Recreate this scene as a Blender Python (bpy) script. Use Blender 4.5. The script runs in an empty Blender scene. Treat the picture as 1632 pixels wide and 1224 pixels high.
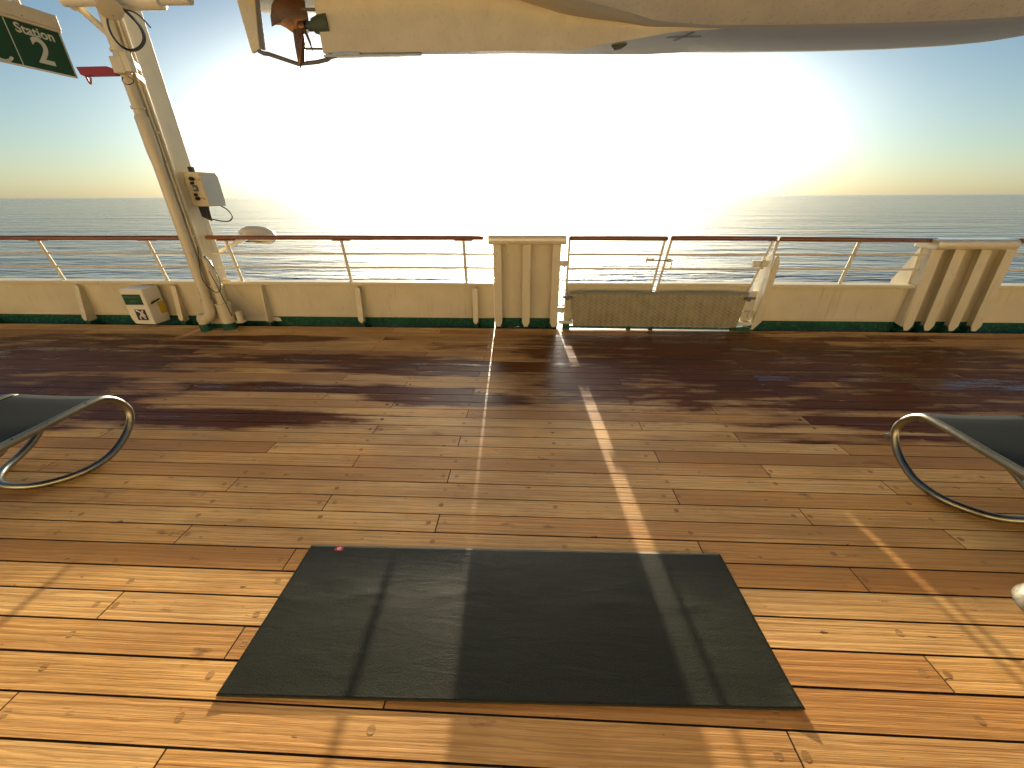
import bpy, bmesh, math, random
from mathutils import Vector, Matrix
R = math.radians
random.seed(7)
scn = bpy.context.scene
COL = scn.collection

# ------------------------------------------------------------------ camera
FPX, PITCH, YAW, ROLL, CH = 613.0, R(26.05), R(2.6), R(-0.23), 1.65
_f = Vector((-math.sin(YAW)*math.cos(PITCH), math.cos(YAW)*math.cos(PITCH), -math.sin(PITCH)))
_r = Vector((math.cos(YAW), math.sin(YAW), 0)); _u = _r.cross(_f)
_c, _s = math.cos(ROLL), math.sin(ROLL)
RV = _r*_c + _u*_s; UV = _u*_c - _r*_s
cd = bpy.data.cameras.new("camera"); cam = bpy.data.objects.new("camera", cd); COL.objects.link(cam)
cd.sensor_width = 36; cd.lens = FPX/1632*36; cd.clip_end = 100000; cd.clip_start = 0.02
M = Matrix((RV, UV, -_f)).transposed().to_4x4(); M.translation = (0, 0, CH)
cam.matrix_world = M
scn.camera = cam

def at(x, y, Y):
    """world point on the plane Y=const seen at photo pixel x,y (used to read off real positions)"""
    d = _f + RV*((x-816)/FPX) - UV*((y-612)/FPX)
    t = Y/d.y
    return Vector((d.x*t, Y, CH+d.z*t))

# ------------------------------------------------------------------ light
SUN_EL, SUN_AZ = R(8.45), R(-2.8)
w = bpy.data.worlds.new("World"); scn.world = w; w.use_nodes = True
nt = w.node_tree; nt.nodes.clear()
N = nt.nodes.new; L = nt.links.new
out = N("ShaderNodeOutputWorld"); bg = N("ShaderNodeBackground")
sky = N("ShaderNodeTexSky"); sky.sky_type = 'NISHITA'; sky.sun_disc = False
sky.sun_elevation = SUN_EL; sky.sun_rotation = SUN_AZ; sky.altitude = 10
sky.air_density = 1.0; sky.dust_density = 0.6; sky.ozone_density = 1.2
SKY_STR = 0.05
bg.inputs[1].default_value = SKY_STR
tint = N("ShaderNodeMix"); tint.data_type = 'RGBA'; tint.blend_type = 'MULTIPLY'; tint.inputs[0].default_value = 1
L(sky.outputs[0], tint.inputs[6]); tint.inputs[7].default_value = (.53, .655, .765, 1)
L(tint.outputs[2], bg.inputs[0])
# sea-haze aureole low round the sun, and an added glow above it
tc = N("ShaderNodeTexCoord"); sp = N("ShaderNodeSeparateXYZ"); L(tc.outputs['Generated'], sp.inputs[0])
def mth(op, a, b=None, c=None):
    n = N("ShaderNodeMath"); n.operation = op
    for i, v in enumerate((a, b, c)):
        if v is None: continue
        if isinstance(v, (int, float)): n.inputs[i].default_value = v
        else: L(v, n.inputs[i])
    return n.outputs[0]
az = mth('ARCTAN2', sp.outputs[0], sp.outputs[1])
el = mth('ARCSINE', sp.outputs[2])
da = mth('DIVIDE', mth('SUBTRACT', az, SUN_AZ), R(34.5))
de = mth('DIVIDE', mth('SUBTRACT', el, R(6.0)), R(12))
d2 = mth('ADD', mth('MULTIPLY', da, da), mth('MULTIPLY', de, de))
d3a = mth('DIVIDE', mth('SUBTRACT', az, SUN_AZ), R(9)); d3e = mth('DIVIDE', mth('SUBTRACT', el, R(18)), R(9.5))
fill_glow = mth('MULTIPLY', mth('EXPONENT', mth('MULTIPLY', mth('ADD', mth('MULTIPLY', d3a, d3a), mth('MULTIPLY', d3e, d3e)), -1.0)), 7.0)  # glow added behind the boat to bring more light onto the deck
gl = mth('EXPONENT', mth('MULTIPLY', mth('POWER', d2, 1.15), -2.6))
bg2 = N("ShaderNodeBackground"); bg2.inputs[0].default_value = (1, 0.94, 0.80, 1)
L(mth('ADD', mth('MULTIPLY', gl, 2.8), fill_glow), bg2.inputs[1])
bg3 = N("ShaderNodeBackground"); bg3.inputs[0].default_value = (.9, .95, 1.08, 1)
eh = mth('DIVIDE', el, R(9)); L(mth('MULTIPLY', mth('EXPONENT', mth('MULTIPLY', mth('MULTIPLY', eh, eh), -1.0)), .04), bg3.inputs[1])
ad3 = N("ShaderNodeAddShader"); L(bg2.outputs[0], ad3.inputs[0]); L(bg3.outputs[0], ad3.inputs[1]); bg2 = ad3
ad = N("ShaderNodeAddShader"); L(bg.outputs[0], ad.inputs[0]); L(bg2.outputs[0], ad.inputs[1])
L(ad.outputs[0], out.inputs[0])
sl = bpy.data.lights.new("sun", 'SUN'); sl.energy = 3.1; sl.angle = R(0.53); sl.color = (1, .83, .6)
so = bpy.data.objects.new("sun", sl); COL.objects.link(so)
sd = Vector((math.sin(SUN_AZ)*math.cos(SUN_EL), math.cos(SUN_AZ)*math.cos(SUN_EL), math.sin(SUN_EL)))
so.rotation_euler = sd.to_track_quat('Z', 'Y').to_euler(); so.location = (0, 0, 20)
vs = scn.view_settings; vs.view_transform = 'Standard'; vs.look = 'None'; vs.exposure = 1.66; vs.gamma = 1
vs.use_curve_mapping = False

# ------------------------------------------------------------------ materials
MATS = {}
def newmat(name):
    m = bpy.data.materials.new(name); m.use_nodes = True
    MATS[name] = m
    return m, m.node_tree, m.node_tree.nodes['Principled BSDF']
def nd(t, typ, **kw):
    n = t.nodes.new(typ)
    for k, v in kw.items():
        if k in n.inputs: n.inputs[k].default_value = v
        else: setattr(n, k, v)
    return n
def mapping(t, scale, loc=(0, 0, 0), src='Object'):
    tc = t.nodes.new("ShaderNodeTexCoord"); mp = t.nodes.new("ShaderNodeMapping")
    mp.inputs['Scale'].default_value = scale; mp.inputs['Location'].default_value = loc
    t.links.new(tc.outputs[src], mp.inputs[0]); return mp.outputs[0]
def noise(t, vec, scale, detail=3, rough=.5, dist=0):
    n = nd(t, "ShaderNodeTexNoise"); n.inputs['Scale'].default_value = scale
    n.inputs['Detail'].default_value = detail; n.inputs['Roughness'].default_value = rough
    n.inputs['Distortion'].default_value = dist
    t.links.new(vec, n.inputs['Vector']); return n.outputs['Fac']
def ramp(t, fac, stops):
    r = t.nodes.new("ShaderNodeValToRGB"); e = r.color_ramp.elements
    while len(e) < len(stops): e.new(0.5)
    for el_, (p, c) in zip(e, stops):
        el_.position = p; el_.color = (c, c, c, 1) if isinstance(c, (int, float)) else (*c, 1)
    t.links.new(fac, r.inputs[0]); return r.outputs[0]
def mixc(t, fac, a, b, mode='MIX'):
    m = t.nodes.new("ShaderNodeMix"); m.data_type = 'RGBA'; m.blend_type = mode
    for i, v in ((0, fac), (6, a), (7, b)):
        if isinstance(v, (int, float)): m.inputs[i].default_value = v if i == 0 else (v, v, v, 1)
        elif isinstance(v, tuple): m.inputs[i].default_value = (*v, 1)
        else: t.links.new(v, m.inputs[i])
    return m.outputs[2]
def tm(t, op, a, b=None):
    n = t.nodes.new("ShaderNodeMath"); n.operation = op
    for i, v in enumerate((a, b)):
        if v is None: continue
        if isinstance(v, (int, float)): n.inputs[i].default_value = v
        else: t.links.new(v, n.inputs[i])
    return n.outputs[0]
def bump(t, h, strength, dist, bs, prev=None):
    b = t.nodes.new("ShaderNodeBump"); b.inputs['Strength'].default_value = strength
    b.inputs['Distance'].default_value = dist; t.links.new(h, b.inputs['Height'])
    if prev: t.links.new(prev, b.inputs['Normal'])
    t.links.new(b.outputs[0], bs.inputs['Normal']); return b.outputs[0]

def paint(name, col, rough=.35, var=.08, bumps=.25, rust=.0, metal=0, coat=0):
    m, t, bs = newmat(name)
    v = mapping(t, (1, 1, 1))
    n1 = noise(t, v, 2.3, 5, .6); n2 = noise(t, v, 26, 4, .6)
    c = mixc(t, ramp(t, n1, [(.35, 0), (.7, 1)]), tuple(x*(1-var) for x in col), tuple(min(1, x*(1+var*.6)) for x in col))
    c = mixc(t, ramp(t, n2, [(.62, 0), (.74, .45)]), c, tuple(x*.82 for x in col))
    if rust:
        vs_ = mapping(t, (5, 5, 1.2)); n3 = noise(t, vs_, 4.5, 8, .7)
        c = mixc(t, ramp(t, n3, [(.63, 0), (.71, rust)]), c, (.22, .12, .05))
    if rust > .2:
        n4 = noise(t, mapping(t, (14, 14, .9), (3, 1, 0)), 1.4, 6, .65); n5 = noise(t, mapping(t, (1.1, 1.1, 2.5)), 1.2, 3, .5)
        f = tm(t, 'MULTIPLY', ramp(t, n4, [(.56, 0), (.72, 1)]), ramp(t, n5, [(.42, 0), (.62, .5)]))
        c = mixc(t, f, c, (.40, .27, .13))
        n6 = noise(t, mapping(t, (30, 30, 30)), 1.0, 2, .5)
        c = mixc(t, ramp(t, n6, [(.735, 0), (.755, .7)]), c, (.20, .11, .05))
    t.links.new(c, bs.inputs['Base Color'])
    bs.inputs['Metallic'].default_value = metal
    bs.inputs['Coat Weight'].default_value = coat
    rr = ramp(t, n2, [(.3, rough*.8), (.8, min(1, rough*1.35))]); t.links.new(rr, bs.inputs['Roughness'])
    bump(t, noise(t, v, 9, 5, .65), bumps, .004, bs)
    return m
caulk = paint('caulk', (.006, .005, .004), .9, .1, .1)
cream = paint('cream_paint', (.68, .59, .39), .36, .08, .35, .6)
cream_clean = paint('cream_gloss', (.72, .65, .49), .22, .05, .2)
cream_cap = paint('cream_cap', (.70, .61, .40), .10, .06, .25)
_b = cream_cap.node_tree.nodes['Principled BSDF']; _b.inputs['Coat Weight'].default_value = 1; _b.inputs['Coat Roughness'].default_value = .20
cream_wet = paint('cream_wet', (.8, .74, .58), .08, .05, 2.2)
boatm = paint('boat_hull_paint', (.62, .525, .34), .30, .10, .5, .12)
green = paint('green_paint', (.012, .085, .05), .25, .25, .4, .0)
gutter = paint('gutter_green', (.006, .03, .02), .12, .3, .5)
boxw = paint('box_white', (.80, .74, .58), .4, .04, .15)
greyp = paint('grey_door', (.50, .49, .42), .45, .04, .1)
redp = paint('red_paint', (.30, .012, .015), .35, .1, .2)
blk = paint('black_rubber', (.012, .012, .013), .5, .1, .2)
bronze = paint('bronze', (.17, .08, .035), .3, .35, .6, 0, .6)
darksteel = paint('dark_steel', (.14, .12, .11), .5, .2, .4)
dkgreen = paint('stern_gear_green', (.06, .075, .045), .6, .2, .4)
steel = paint('brushed_steel', (.40, .39, .31), .34, .08, .08, 0, 1)
galv = paint('galvanised', (.45, .43, .37), .35, .12, .4, 0, 1)
signg = paint('sign_green', (.002, .055, .016), .35, .05, .02)
chair = paint('lounger_tube', (.36, .345, .27), .33, .1, .1, 0, 1)
signw = paint('sign_letter', (.62, .62, .48), .6, .03, .02)
yellow = paint('yellow_label', (.65, .42, .03), .45, .05, .05)
redlogo = paint('logo_red', (.5, .03, .03), .5, .03, .02)
pinkw = paint('logo_white', (.85, .7, .68), .5, .03, .02)
taupe = paint('tape_grey', (.22, .22, .19), .6, .05, .1)
lens = paint('glass_lens', (.6, .62, .6), .08, .05, .05)
brass = paint('brass_cap', (.85, .62, .3), .25, .05, .05, 0, .8)

def handrail_mat():
    m, t, bs = newmat('varnished_teak')
    v = mapping(t, (1.2, 30, 30)); n = noise(t, v, 3, 6, .6)
    c = mixc(t, n, (.15, .045, .018), (.30, .10, .035))
    t.links.new(c, bs.inputs['Base Color']); bs.inputs['Roughness'].default_value = .22
    bs.inputs['Coat Weight'].default_value = .4
    bump(t, n, .3, .002, bs); return m
teak_rail = handrail_mat()

WET = [  # centre X, centre Y, half-length, half-width  (puddled planks, metres on the deck)
 (3.3, 3.8, 4.0, 1.1), (6.2, 3.5, 3.0, .75), (1.2, 3.8, 1.7, 1.0), (-5.9, 3.9, 2.5, .75), (-4.6, 3.1, 1.5, .55),
 (-2.2, 3.22, 1.25, .13), (-2.7, 2.62, 1.55, .16), (-.9, 3.75, 1.6, .25), (-2.4, 3.95, 1.7, .20), (-3.3, 4.62, 1.3, .14),
 (-8.2, 3.6, 1.6, .8), (2.2, 4.6, 1.3, .45), (-.7, 3.05, .9, .15), (-4.4,2.5,.9,.14), (3.2,2.75,1.3,.13)]
def wood_mat(name='teak_planking', plug=False):
    m, t, bs = newmat(name)
    geo = t.nodes.new("ShaderNodeNewGeometry"); rnd = geo.outputs['Random Per Island']
    tc = t.nodes.new("ShaderNodeTexCoord")
    off = t.nodes.new("ShaderNodeCombineXYZ")
    t.links.new(tm(t, 'MULTIPLY', rnd, 37.0), off.inputs[0]); t.links.new(tm(t, 'MULTIPLY', rnd, 91.0), off.inputs[1])
    va = t.nodes.new("ShaderNodeVectorMath"); va.operation = 'ADD'
    t.links.new(tc.outputs['Object'], va.inputs[0]); t.links.new(off.outputs[0], va.inputs[1])
    def mp(scale):
        q = t.nodes.new("ShaderNodeMapping"); q.inputs['Scale'].default_value = scale
        t.links.new(va.outputs[0], q.inputs[0]); return q.outputs[0]
    g1 = noise(t, mp((.28, 80, 1)), 1.6, 9, .66, .04)      # long grain
    g2 = noise(t, mp((2.2, 170, 1)), 1.5, 6, .7)             # fine fibres
    g3 = noise(t, mp((.9, 6, 1)), 1.3, 4, .6, .8)          # broad tone
    wv = t.nodes.new("ShaderNodeTexWave"); wv.wave_type = 'BANDS'; wv.bands_direction = 'Y'
    wv.inputs['Scale'].default_value = 5.0; wv.inputs['Distortion'].default_value = 9; wv.inputs['Detail'].default_value = 4
    wv.inputs['Detail Scale'].default_value = .9; wv.inputs['Detail Roughness'].default_value = .62
    t.links.new(mp((.28, 2.2, 1)), wv.inputs['Vector']); g4 = wv.outputs['Fac']
    base = mixc(t, ramp(t, g3, [(.28, 0), (.72, 1)]), (.80, .455, .15), (.94, .62, .25))
    tone = ramp(t, rnd, [(0, (.52, .35, .22)), (.14, (.70, .54, .38)), (.32, (.94, .90, .86)), (.58, (1, 1, 1)), (.80, (1.0, .92, .77)), (1, (.60, .44, .30))])
    base = mixc(t, 1.0, base, tone, 'MULTIPLY')
    rnd2 = tm(t, 'FRACT', tm(t, 'MULTIPLY', rnd, 17.3))
    gk = tm(t, 'MULTIPLY', ramp(t, g1, [(.36, 1), (.50, 0)]), tm(t, 'ADD', .38, tm(t, 'MULTIPLY', rnd2, .62)))
    base = mixc(t, gk, base, (.33, .155, .045))
    base = mixc(t, ramp(t, g4, [(.0, .42), (.25, 0)]), base, (.32, .145, .04))
    base = mixc(t, ramp(t, g2, [(.5, 0), (.75, .35)]), base, (.76, .52, .24))
    # knots, scuffs and dark stains
    vs_ = mapping(t, (3.0, 9, 1)); st = noise(t, vs_, 1.1, 5, .6)
    bl = noise(t, mapping(t, (.7, 2.4, 1), (2, 5, 0)), 1.2, 5, .6)
    base = mixc(t, ramp(t, bl, [(.43, 0), (.64, .65)]), base, (.40, .205, .065))
    base = mixc(t, ramp(t, st, [(.64, 0), (.72, .65)]), base, (.12, .055, .02))
    vs2 = mapping(t, (7.0, 20, 1), (4, 3, 0)); st2 = noise(t, vs2, 1.6, 3, .5)
    base = mixc(t, ramp(t, st2, [(.70, 0), (.74, .8)]), base, (.05, .03, .018))
    if plug:
        base = mixc(t, .55, base, (.30, .16, .06))
    # wetness
    sx = t.nodes.new("ShaderNodeSeparateXYZ"); t.links.new(tc.outputs['Object'], sx.inputs[0])
    wn = noise(t, mapping(t, (.9, 3.2, 1)), 1.3, 6, .62); wn2 = noise(t, mapping(t, (1.3, 16, 1), (3, 1, 0)), 1.0, 4, .6)
    # whole planks soak up or shed the water differently
    wob = tm(t, 'ADD', tm(t, 'MULTIPLY', tm(t, 'SUBTRACT', wn, .5), 3.0), tm(t, 'MULTIPLY', tm(t, 'SUBTRACT', wn2, .5), 1.8))
    wob = tm(t, 'ADD', wob, tm(t, 'MULTIPLY', tm(t, 'SUBTRACT', rnd, .5), 1.1))
    best = None
    for cx, cy, a, b in WET:
        ex = tm(t, 'DIVIDE', tm(t, 'SUBTRACT', sx.outputs[0], cx), a); ey = tm(t, 'DIVIDE', tm(t, 'SUBTRACT', sx.outputs[1], cy), b)
        e = tm(t, 'SUBTRACT', 1.0, tm(t, 'ADD', tm(t, 'MULTIPLY', ex, ex), tm(t, 'MULTIPLY', ey, ey)))
        best = e if best is None else tm(t, 'MAXIMUM', best, e)
    field = tm(t, 'ADD', best, wob)
    wet = ramp(t, tm(t, 'ADD', field, .5), [(.22, 0), (.95, 1)])
    puddle = ramp(t, tm(t, 'MULTIPLY', field, .5), [(.60, 0), (.85, 1)])
    dark = mixc(t, 1.0, base, (.19, .085, .025), 'MULTIPLY')
    c = mixc(t, wet, base, dark)
    t.links.new(c, bs.inputs['Base Color'])
    rg = ramp(t, g1, [(.3, .50), (.7, .62)])
    spw = mixc(t, wet, .30, .07); spw = mixc(t, puddle, spw, .45); t.links.new(spw, bs.inputs['Specular IOR Level'])
    rr = mixc(t, wet, rg, .3); rr = mixc(t, puddle, rr, .10)
    t.links.new(rr, bs.inputs['Roughness'])
    hh = tm(t, 'ADD', tm(t, 'MULTIPLY', g1, 1.0), tm(t, 'MULTIPLY', g2, .45))
    hh = tm(t, 'ADD', hh, tm(t, 'MULTIPLY', g4, .25))
    dry = tm(t, 'SUBTRACT', 1.0, tm(t, 'MULTIPLY', puddle, .85))
    hh = tm(t, 'MULTIPLY', hh, dry)
    bump(t, hh, .7, .0026, bs)
    return m
wood = wood_mat(); woodplug = wood_mat('teak_plug', True)

def sea_mat():
    m, t, bs = newmat('sea_water')
    bs.inputs['Base Color'].default_value = (.05, .14, .26, 1)
    bs.inputs['Roughness'].default_value = .06; bs.inputs['IOR'].default_value = 1.33
    n0 = noise(t, mapping(t, (.006, .030, 1), (9, 4, 0)), 1, 3, .55, .4)
    n1 = noise(t, mapping(t, (.045, .16, 1)), 1, 3, .5, .3)
    n2 = noise(t, mapping(t, (.16, .55, 1), (5, 2, 0)), 1, 4, .55, .3)
    n3 = noise(t, mapping(t, (.9, 2.2, 1), (1, 7, 0)), 1, 3, .6)
    h = tm(t, 'ADD', tm(t, 'ADD', tm(t, 'MULTIPLY', n0, 5.0), tm(t, 'MULTIPLY', n1, 2.0)), tm(t, 'ADD', tm(t, 'MULTIPLY', n2, .85), tm(t, 'MULTIPLY', n3, .07)))
    bump(t, h, 1.0, 1.1, bs); return m
sea_m = sea_mat()

def mat_fabric():
    m, t, bs = newmat('mat_cloth')
    v = mapping(t, (1, 1, 1))
    wv = mapping(t, (300, 190, 1)); n = noise(t, wv, 1, 3, .75); n2 = noise(t, mapping(t, (5, 60, 1)), 1, 4, .6)
    n3 = noise(t, v, 2.2, 4, .6)
    c = mixc(t, n3, (.014, .016, .007), (.022, .024, .012)); c = mixc(t, ramp(t, n2, [(.4, 0), (.8, .4)]), c, (.034, .035, .018))
    t.links.new(c, bs.inputs['Base Color'])
    rr = ramp(t, n, [(.3, .34), (.7, .5)]); t.links.new(rr, bs.inputs['Roughness'])
    b = bump(t, n, 1.0, .0016, bs)
    cre = noise(t, mapping(t, (3.5, 14, 1)), 1, 3, .5, 1.0)
    bump(t, cre, .35, .004, bs, b)
    bs.inputs['Specular IOR Level'].default_value = .28
    return m
matm = mat_fabric()
def mesh_fabric():
    m, t, bs = newmat('sling_mesh')
    n = noise(t, mapping(t, (500, 300, 300)), 1, 2, .5)
    c = mixc(t, n, (.006, .009, .0085), (.018, .023, .022)); t.links.new(c, bs.inputs['Base Color'])
    bs.inputs['Specular IOR Level'].default_value = .15; bs.inputs['Roughness'].default_value = .8; bump(t, n, .6, .001, bs); return m
sling = mesh_fabric()
def checker():
    m, t, bs = newmat('tread_plate')
    v = mapping(t, (13, 13, 13))
    # chevron pattern
    s = t.nodes.new("ShaderNodeSeparateXYZ"); t.links.new(v, s.inputs[0])
    zz = tm(t, 'PINGPONG', tm(t, 'MULTIPLY', s.outputs[2], 1.6), .5); xx = tm(t, 'ADD', s.outputs[0], tm(t, 'MULTIPLY', zz, 1.2))
    st = tm(t, 'PINGPONG', xx, .5)
    n = noise(t, mapping(t, (6, 6, 6)), 1, 4, .6)
    c = mixc(t, ramp(t, n, [(.35, 0), (.7, 1)]), (.20, .17, .10), (.33, .29, .18))
    c = mixc(t, ramp(t, st, [(.22, 0), (.42, .55)]), c, (.44, .39, .26))
    t.links.new(c, bs.inputs['Base Color']); bs.inputs['Metallic'].default_value = .55; bs.inputs['Roughness'].default_value = .45
    bump(t, ramp(t, st, [(.3, 0), (.42, 1)]), .8, .003, bs); return m
tread = checker()

# ------------------------------------------------------------------ mesh helpers
class MB:
    def __init__(s): s.bm = bmesh.new()
    def box(s, a, b):
        x0, y0, z0 = (min(a[i], b[i]) for i in range(3)); x1, y1, z1 = (max(a[i], b[i]) for i in range(3))
        v = [s.bm.verts.new(p) for p in ((x0,y0,z0),(x1,y0,z0),(x1,y1,z0),(x0,y1,z0),(x0,y0,z1),(x1,y0,z1),(x1,y1,z1),(x0,y1,z1))]
        for f in ((3,2,1,0),(4,5,6,7),(0,1,5,4),(1,2,6,5),(2,3,7,6),(3,0,4,7)): s.bm.faces.new([v[i] for i in f])
        return s
    def prism(s, pts, d):
        """extrude a planar polygon (3D points) by vector d"""
        d = Vector(d); a = [s.bm.verts.new(p) for p in pts]; b = [s.bm.verts.new(Vector(p)+d) for p in pts]
        n = len(pts); s.bm.faces.new(a); s.bm.faces.new(b[::-1])
        for i in range(n): s.bm.faces.new([a[i], b[i], b[(i+1) % n], a[(i+1) % n]])
        return s
    def tube(s, pts, r, n=14, cap=True, closed=False):
        pts = [Vector(p) for p in pts]; rs = r if isinstance(r, (list, tuple)) else [r]*len(pts)
        rings = []; prev = None; m = len(pts)
        for i, p in enumerate(pts):
            if closed: d = (pts[(i+1) % m]-pts[i-1])
            else: d = pts[min(i+1, m-1)]-pts[max(i-1, 0)]
            d.normalize()
            if prev is None:
                a = Vector((0, 0, 1)) if abs(d.z) < .9 else Vector((1, 0, 0)); u = d.cross(a).normalized()
            else: u = (prev - d*prev.dot(d)).normalized()
            prev = u; v = d.cross(u)
            rings.append([s.bm.verts.new(p+(u*math.cos(k*2*math.pi/n)+v*math.sin(k*2*math.pi/n))*rs[i]) for k in range(n)])
        for i in range(m if closed else m-1):
            A, B = rings[i], rings[(i+1) % m]
            for k in range(n): s.bm.faces.new([A[k], A[(k+1) % n], B[(k+1) % n], B[k]])
        if cap and not closed: s.bm.faces.new(rings[0][::-1]); s.bm.faces.new(rings[-1])
        return s
    def loft(s, rings, cap=True, closed_ring=True):
        R_ = [[s.bm.verts.new(p) for p in r] for r in rings]; n = len(R_[0])
        for i in range(len(R_)-1):
            for k in range(n if closed_ring else n-1):
                s.bm.faces.new([R_[i][k], R_[i][(k+1) % n], R_[i+1][(k+1) % n], R_[i+1][k]])
        if cap: s.bm.faces.new(R_[0][::-1]); s.bm.faces.new(R_[-1])
        return s
    def build(s, name, mat, parent=None, bevel=0, smooth=True, ang=35):
        bmesh.ops.recalc_face_normals(s.bm, faces=s.bm.faces[:])
        me = bpy.data.meshes.new(name); s.bm.to_mesh(me); s.bm.free()
        o = bpy.data.objects.new(name, me); COL.objects.link(o); me.materials.append(mat)
        if smooth:
            for p in me.polygons: p.use_smooth = True
            me.set_sharp_from_angle(angle=R(ang))
        if parent is not None:
            o.parent = parent; o.matrix_parent_inverse = Matrix.Translation(-parent.location)
        if bevel:
            b = o.modifiers.new('bevel', 'BEVEL'); b.width = bevel; b.segments = 2; b.limit_method = 'ANGLE'; b.angle_limit = R(40)
            b.harden_normals = True
        return o
def curve(pts, n=8, closed=False):
    """Catmull-Rom through the points"""
    P = [Vector(p) for p in pts]; m = len(P); o = []
    rng = m if closed else m-1
    for i in range(rng):
        p0 = P[i-1] if (i > 0 or closed) else P[0]; p1 = P[i]; p2 = P[(i+1) % m]; p3 = P[(i+2) % m] if (closed or i+2 < m) else P[-1]
        for k in range(n):
            t = k/n
            o.append(.5*((2*p1)+(p2-p0)*t+(2*p0-5*p1+4*p2-p3)*t*t+(3*p1-p0-3*p2+p3)*t**3))
    if not closed: o.append(P[-1])
    return o
def tag(o, label, cat, group=None, kind=None):
    if label: o['label'] = label
    if cat: o['category'] = cat
    if group: o['group'] = group
    if kind: o['kind'] = kind
    return o
def thing(name, loc, label, cat, group=None):
    o = bpy.data.objects.new(name, None); o.location = loc; o.empty_display_size = .1; COL.objects.link(o)
    return tag(o, label, cat, group)
def struct(o): o['kind'] = 'structure'; return o
def text(body, size, origin, xdir, ydir, mat, name, parent, ext=.001, bold=0.0, sx=1.0):
    cu = bpy.data.curves.new('t', 'FONT'); cu.body = body; cu.size = size; cu.extrude = ext; cu.offset = bold
    cu.align_x = 'CENTER'; cu.align_y = 'CENTER'; cu.resolution_u = 4
    to = bpy.data.objects.new('t', cu); COL.objects.link(to)
    dg = bpy.context.evaluated_depsgraph_get(); dg.update()
    me = bpy.data.meshes.new_from_object(to.evaluated_get(dg)); bpy.data.objects.remove(to)
    x = Vector(xdir).normalized(); y = Vector(ydir).normalized(); z = x.cross(y)
    mx = Matrix((x*sx, y, z)).transposed().to_4x4(); mx.translation = origin
    me.transform(mx); me.name = name
    me.materials.clear(); me.materials.append(mat)
    o = bpy.data.objects.new(name, me); COL.objects.link(o)
    if parent is not None: o.parent = parent; o.matrix_parent_inverse = Matrix.Translation(-parent.location)
    return o

# ------------------------------------------------------------------ sea and deck
b = MB(); S = 45000
v = [b.bm.verts.new(p) for p in ((-S, 6.5, -13), (S, 6.5, -13), (S, S, -13), (-S, S, -13))]; b.bm.faces.new(v)
struct(b.build('sea', sea_m, smooth=False))

PW, Y0 = .1345, .570
DECK_EDGE = 5.12
b = MB(); g = .0041
for k in range(-27, 34):
    y0 = Y0+PW*k; y1 = min(y0+PW, DECK_EDGE)
    base = {1: -.50, 2: -1.19, 0: -1.87}[k % 3]
    xs = [base+2.78*n+random.uniform(-.008, .008) for n in range(-5, 6)]
    xs = [-13] + [x for x in xs if -12.5 < x < 12.5] + [13]
    gg = g*random.uniform(.9, 1.5)
    for x0, x1 in zip(xs, xs[1:]):
        j = random.uniform(-.0003, .0003)
        b.box((x0+.0034, y0+gg, -.04), (x1-.0034, y1-g, j))
deck = struct(b.build('deck', wood, smooth=False))
b = MB()
for k in range(-3, 33):
    yc = Y0+PW*(k+.5); base = {1: -.50, 2: -1.19, 0: -1.87}[k % 3]
    for n in range(-13, 15):
        x = -.50+.6925*n
        rel = (x-base)/2.78
        offs = [(-.045, .0), (.045, .0)] if abs(rel-round(rel)) < .06 else [(random.uniform(-.02, .02), random.uniform(-.02, .02))]
        for ox, oy in offs:
            if random.random() < .12: continue
            c = Vector((x+ox, yc+oy, .0006)); q = 14; r = .0145
            vv = [b.bm.verts.new(c+Vector((math.cos(a*2*math.pi/q)*r, math.sin(a*2*math.pi/q)*r, 0))) for a in range(q)]
            b.bm.faces.new(vv)
struct(b.build('deck_plugs', woodplug, smooth=False))
struct(MB().box((-13, -3.2, -.06), (13, DECK_EDGE, -.0025)).build('deck_caulking', caulk, smooth=False))
# sunken green waterway along the deck edge
b = MB(); b.box((-13, DECK_EDGE, -.10), (13, 5.42, -.035)); struct(b.build('waterway', gutter, smooth=False))
struct(MB().box((-13, 5.42, -9), (13, 5.5, -.06)).build('ship_side', cream, smooth=False))

# ------------------------------------------------------------------ bulwarks
YP = 5.30     # inner face of the bulwark plate
ZC = .585     # top of bulwark
def bulwark(x0, x1, label, stiff, cap0=None, cap1=None):
    r = thing('bulwark', ((x0+x1)/2, YP, 0), label, 'bulwark', 'cream steel bulwarks along the deck edge')
    MB().box((x0, YP, .10), (x1, YP+.02, ZC-.03)).build('plate', cream, r)
    MB().box((x0, YP-.015, .095), (x1, YP-.0005, .115)).build('ledge', cream, r, .003)
    MB().box((x0, YP+.001, -.034), (x1, YP+.02, .099)).build('base_strip', green, r)
    MB().box((cap0 or x0, YP-.07, ZC-.028), (cap1 or x1, YP+.11, ZC+.012)).build('cap', cream, r, .006)
    for X, d0, d1, wd in stiff:
        b = MB()
        b.prism([(X-.006, YP-.001, ZC-.03), (X-.006, YP-d0, ZC-.03), (X-.006, YP-d0, ZC-.06), (X-.006, YP-d1, .10), (X-.006, YP-d1+.03, .03), (X-.006, YP-.001, .03)], (.012, 0, 0))
        b.prism([(X-wd/2, YP-d0, ZC-.06), (X+wd/2, YP-d0, ZC-.06), (X+wd/2, YP-d1, .085), (X+wd*.2, YP-d1, .05), (X-wd*.2, YP-d1, .05), (X-wd/2, YP-d1, .085)], (0, -.011, 0))
        st = b.build('stiffener', cream, r, .002)
        MB().box((X-.03, YP-d1+.012, -.034), (X+.03, YP-.002, .028)).build('foot', green, st, .004)
    return r
bulwark(-12.5, -4.6, 'cream bulwark panel left of the tall white post, behind the white box', [(-6.42, .06, .15, .07), (-5.0, .05, .12, .07), (-7.95, .06, .15, .07), (-9.5, .06, .15, .07)])
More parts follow.
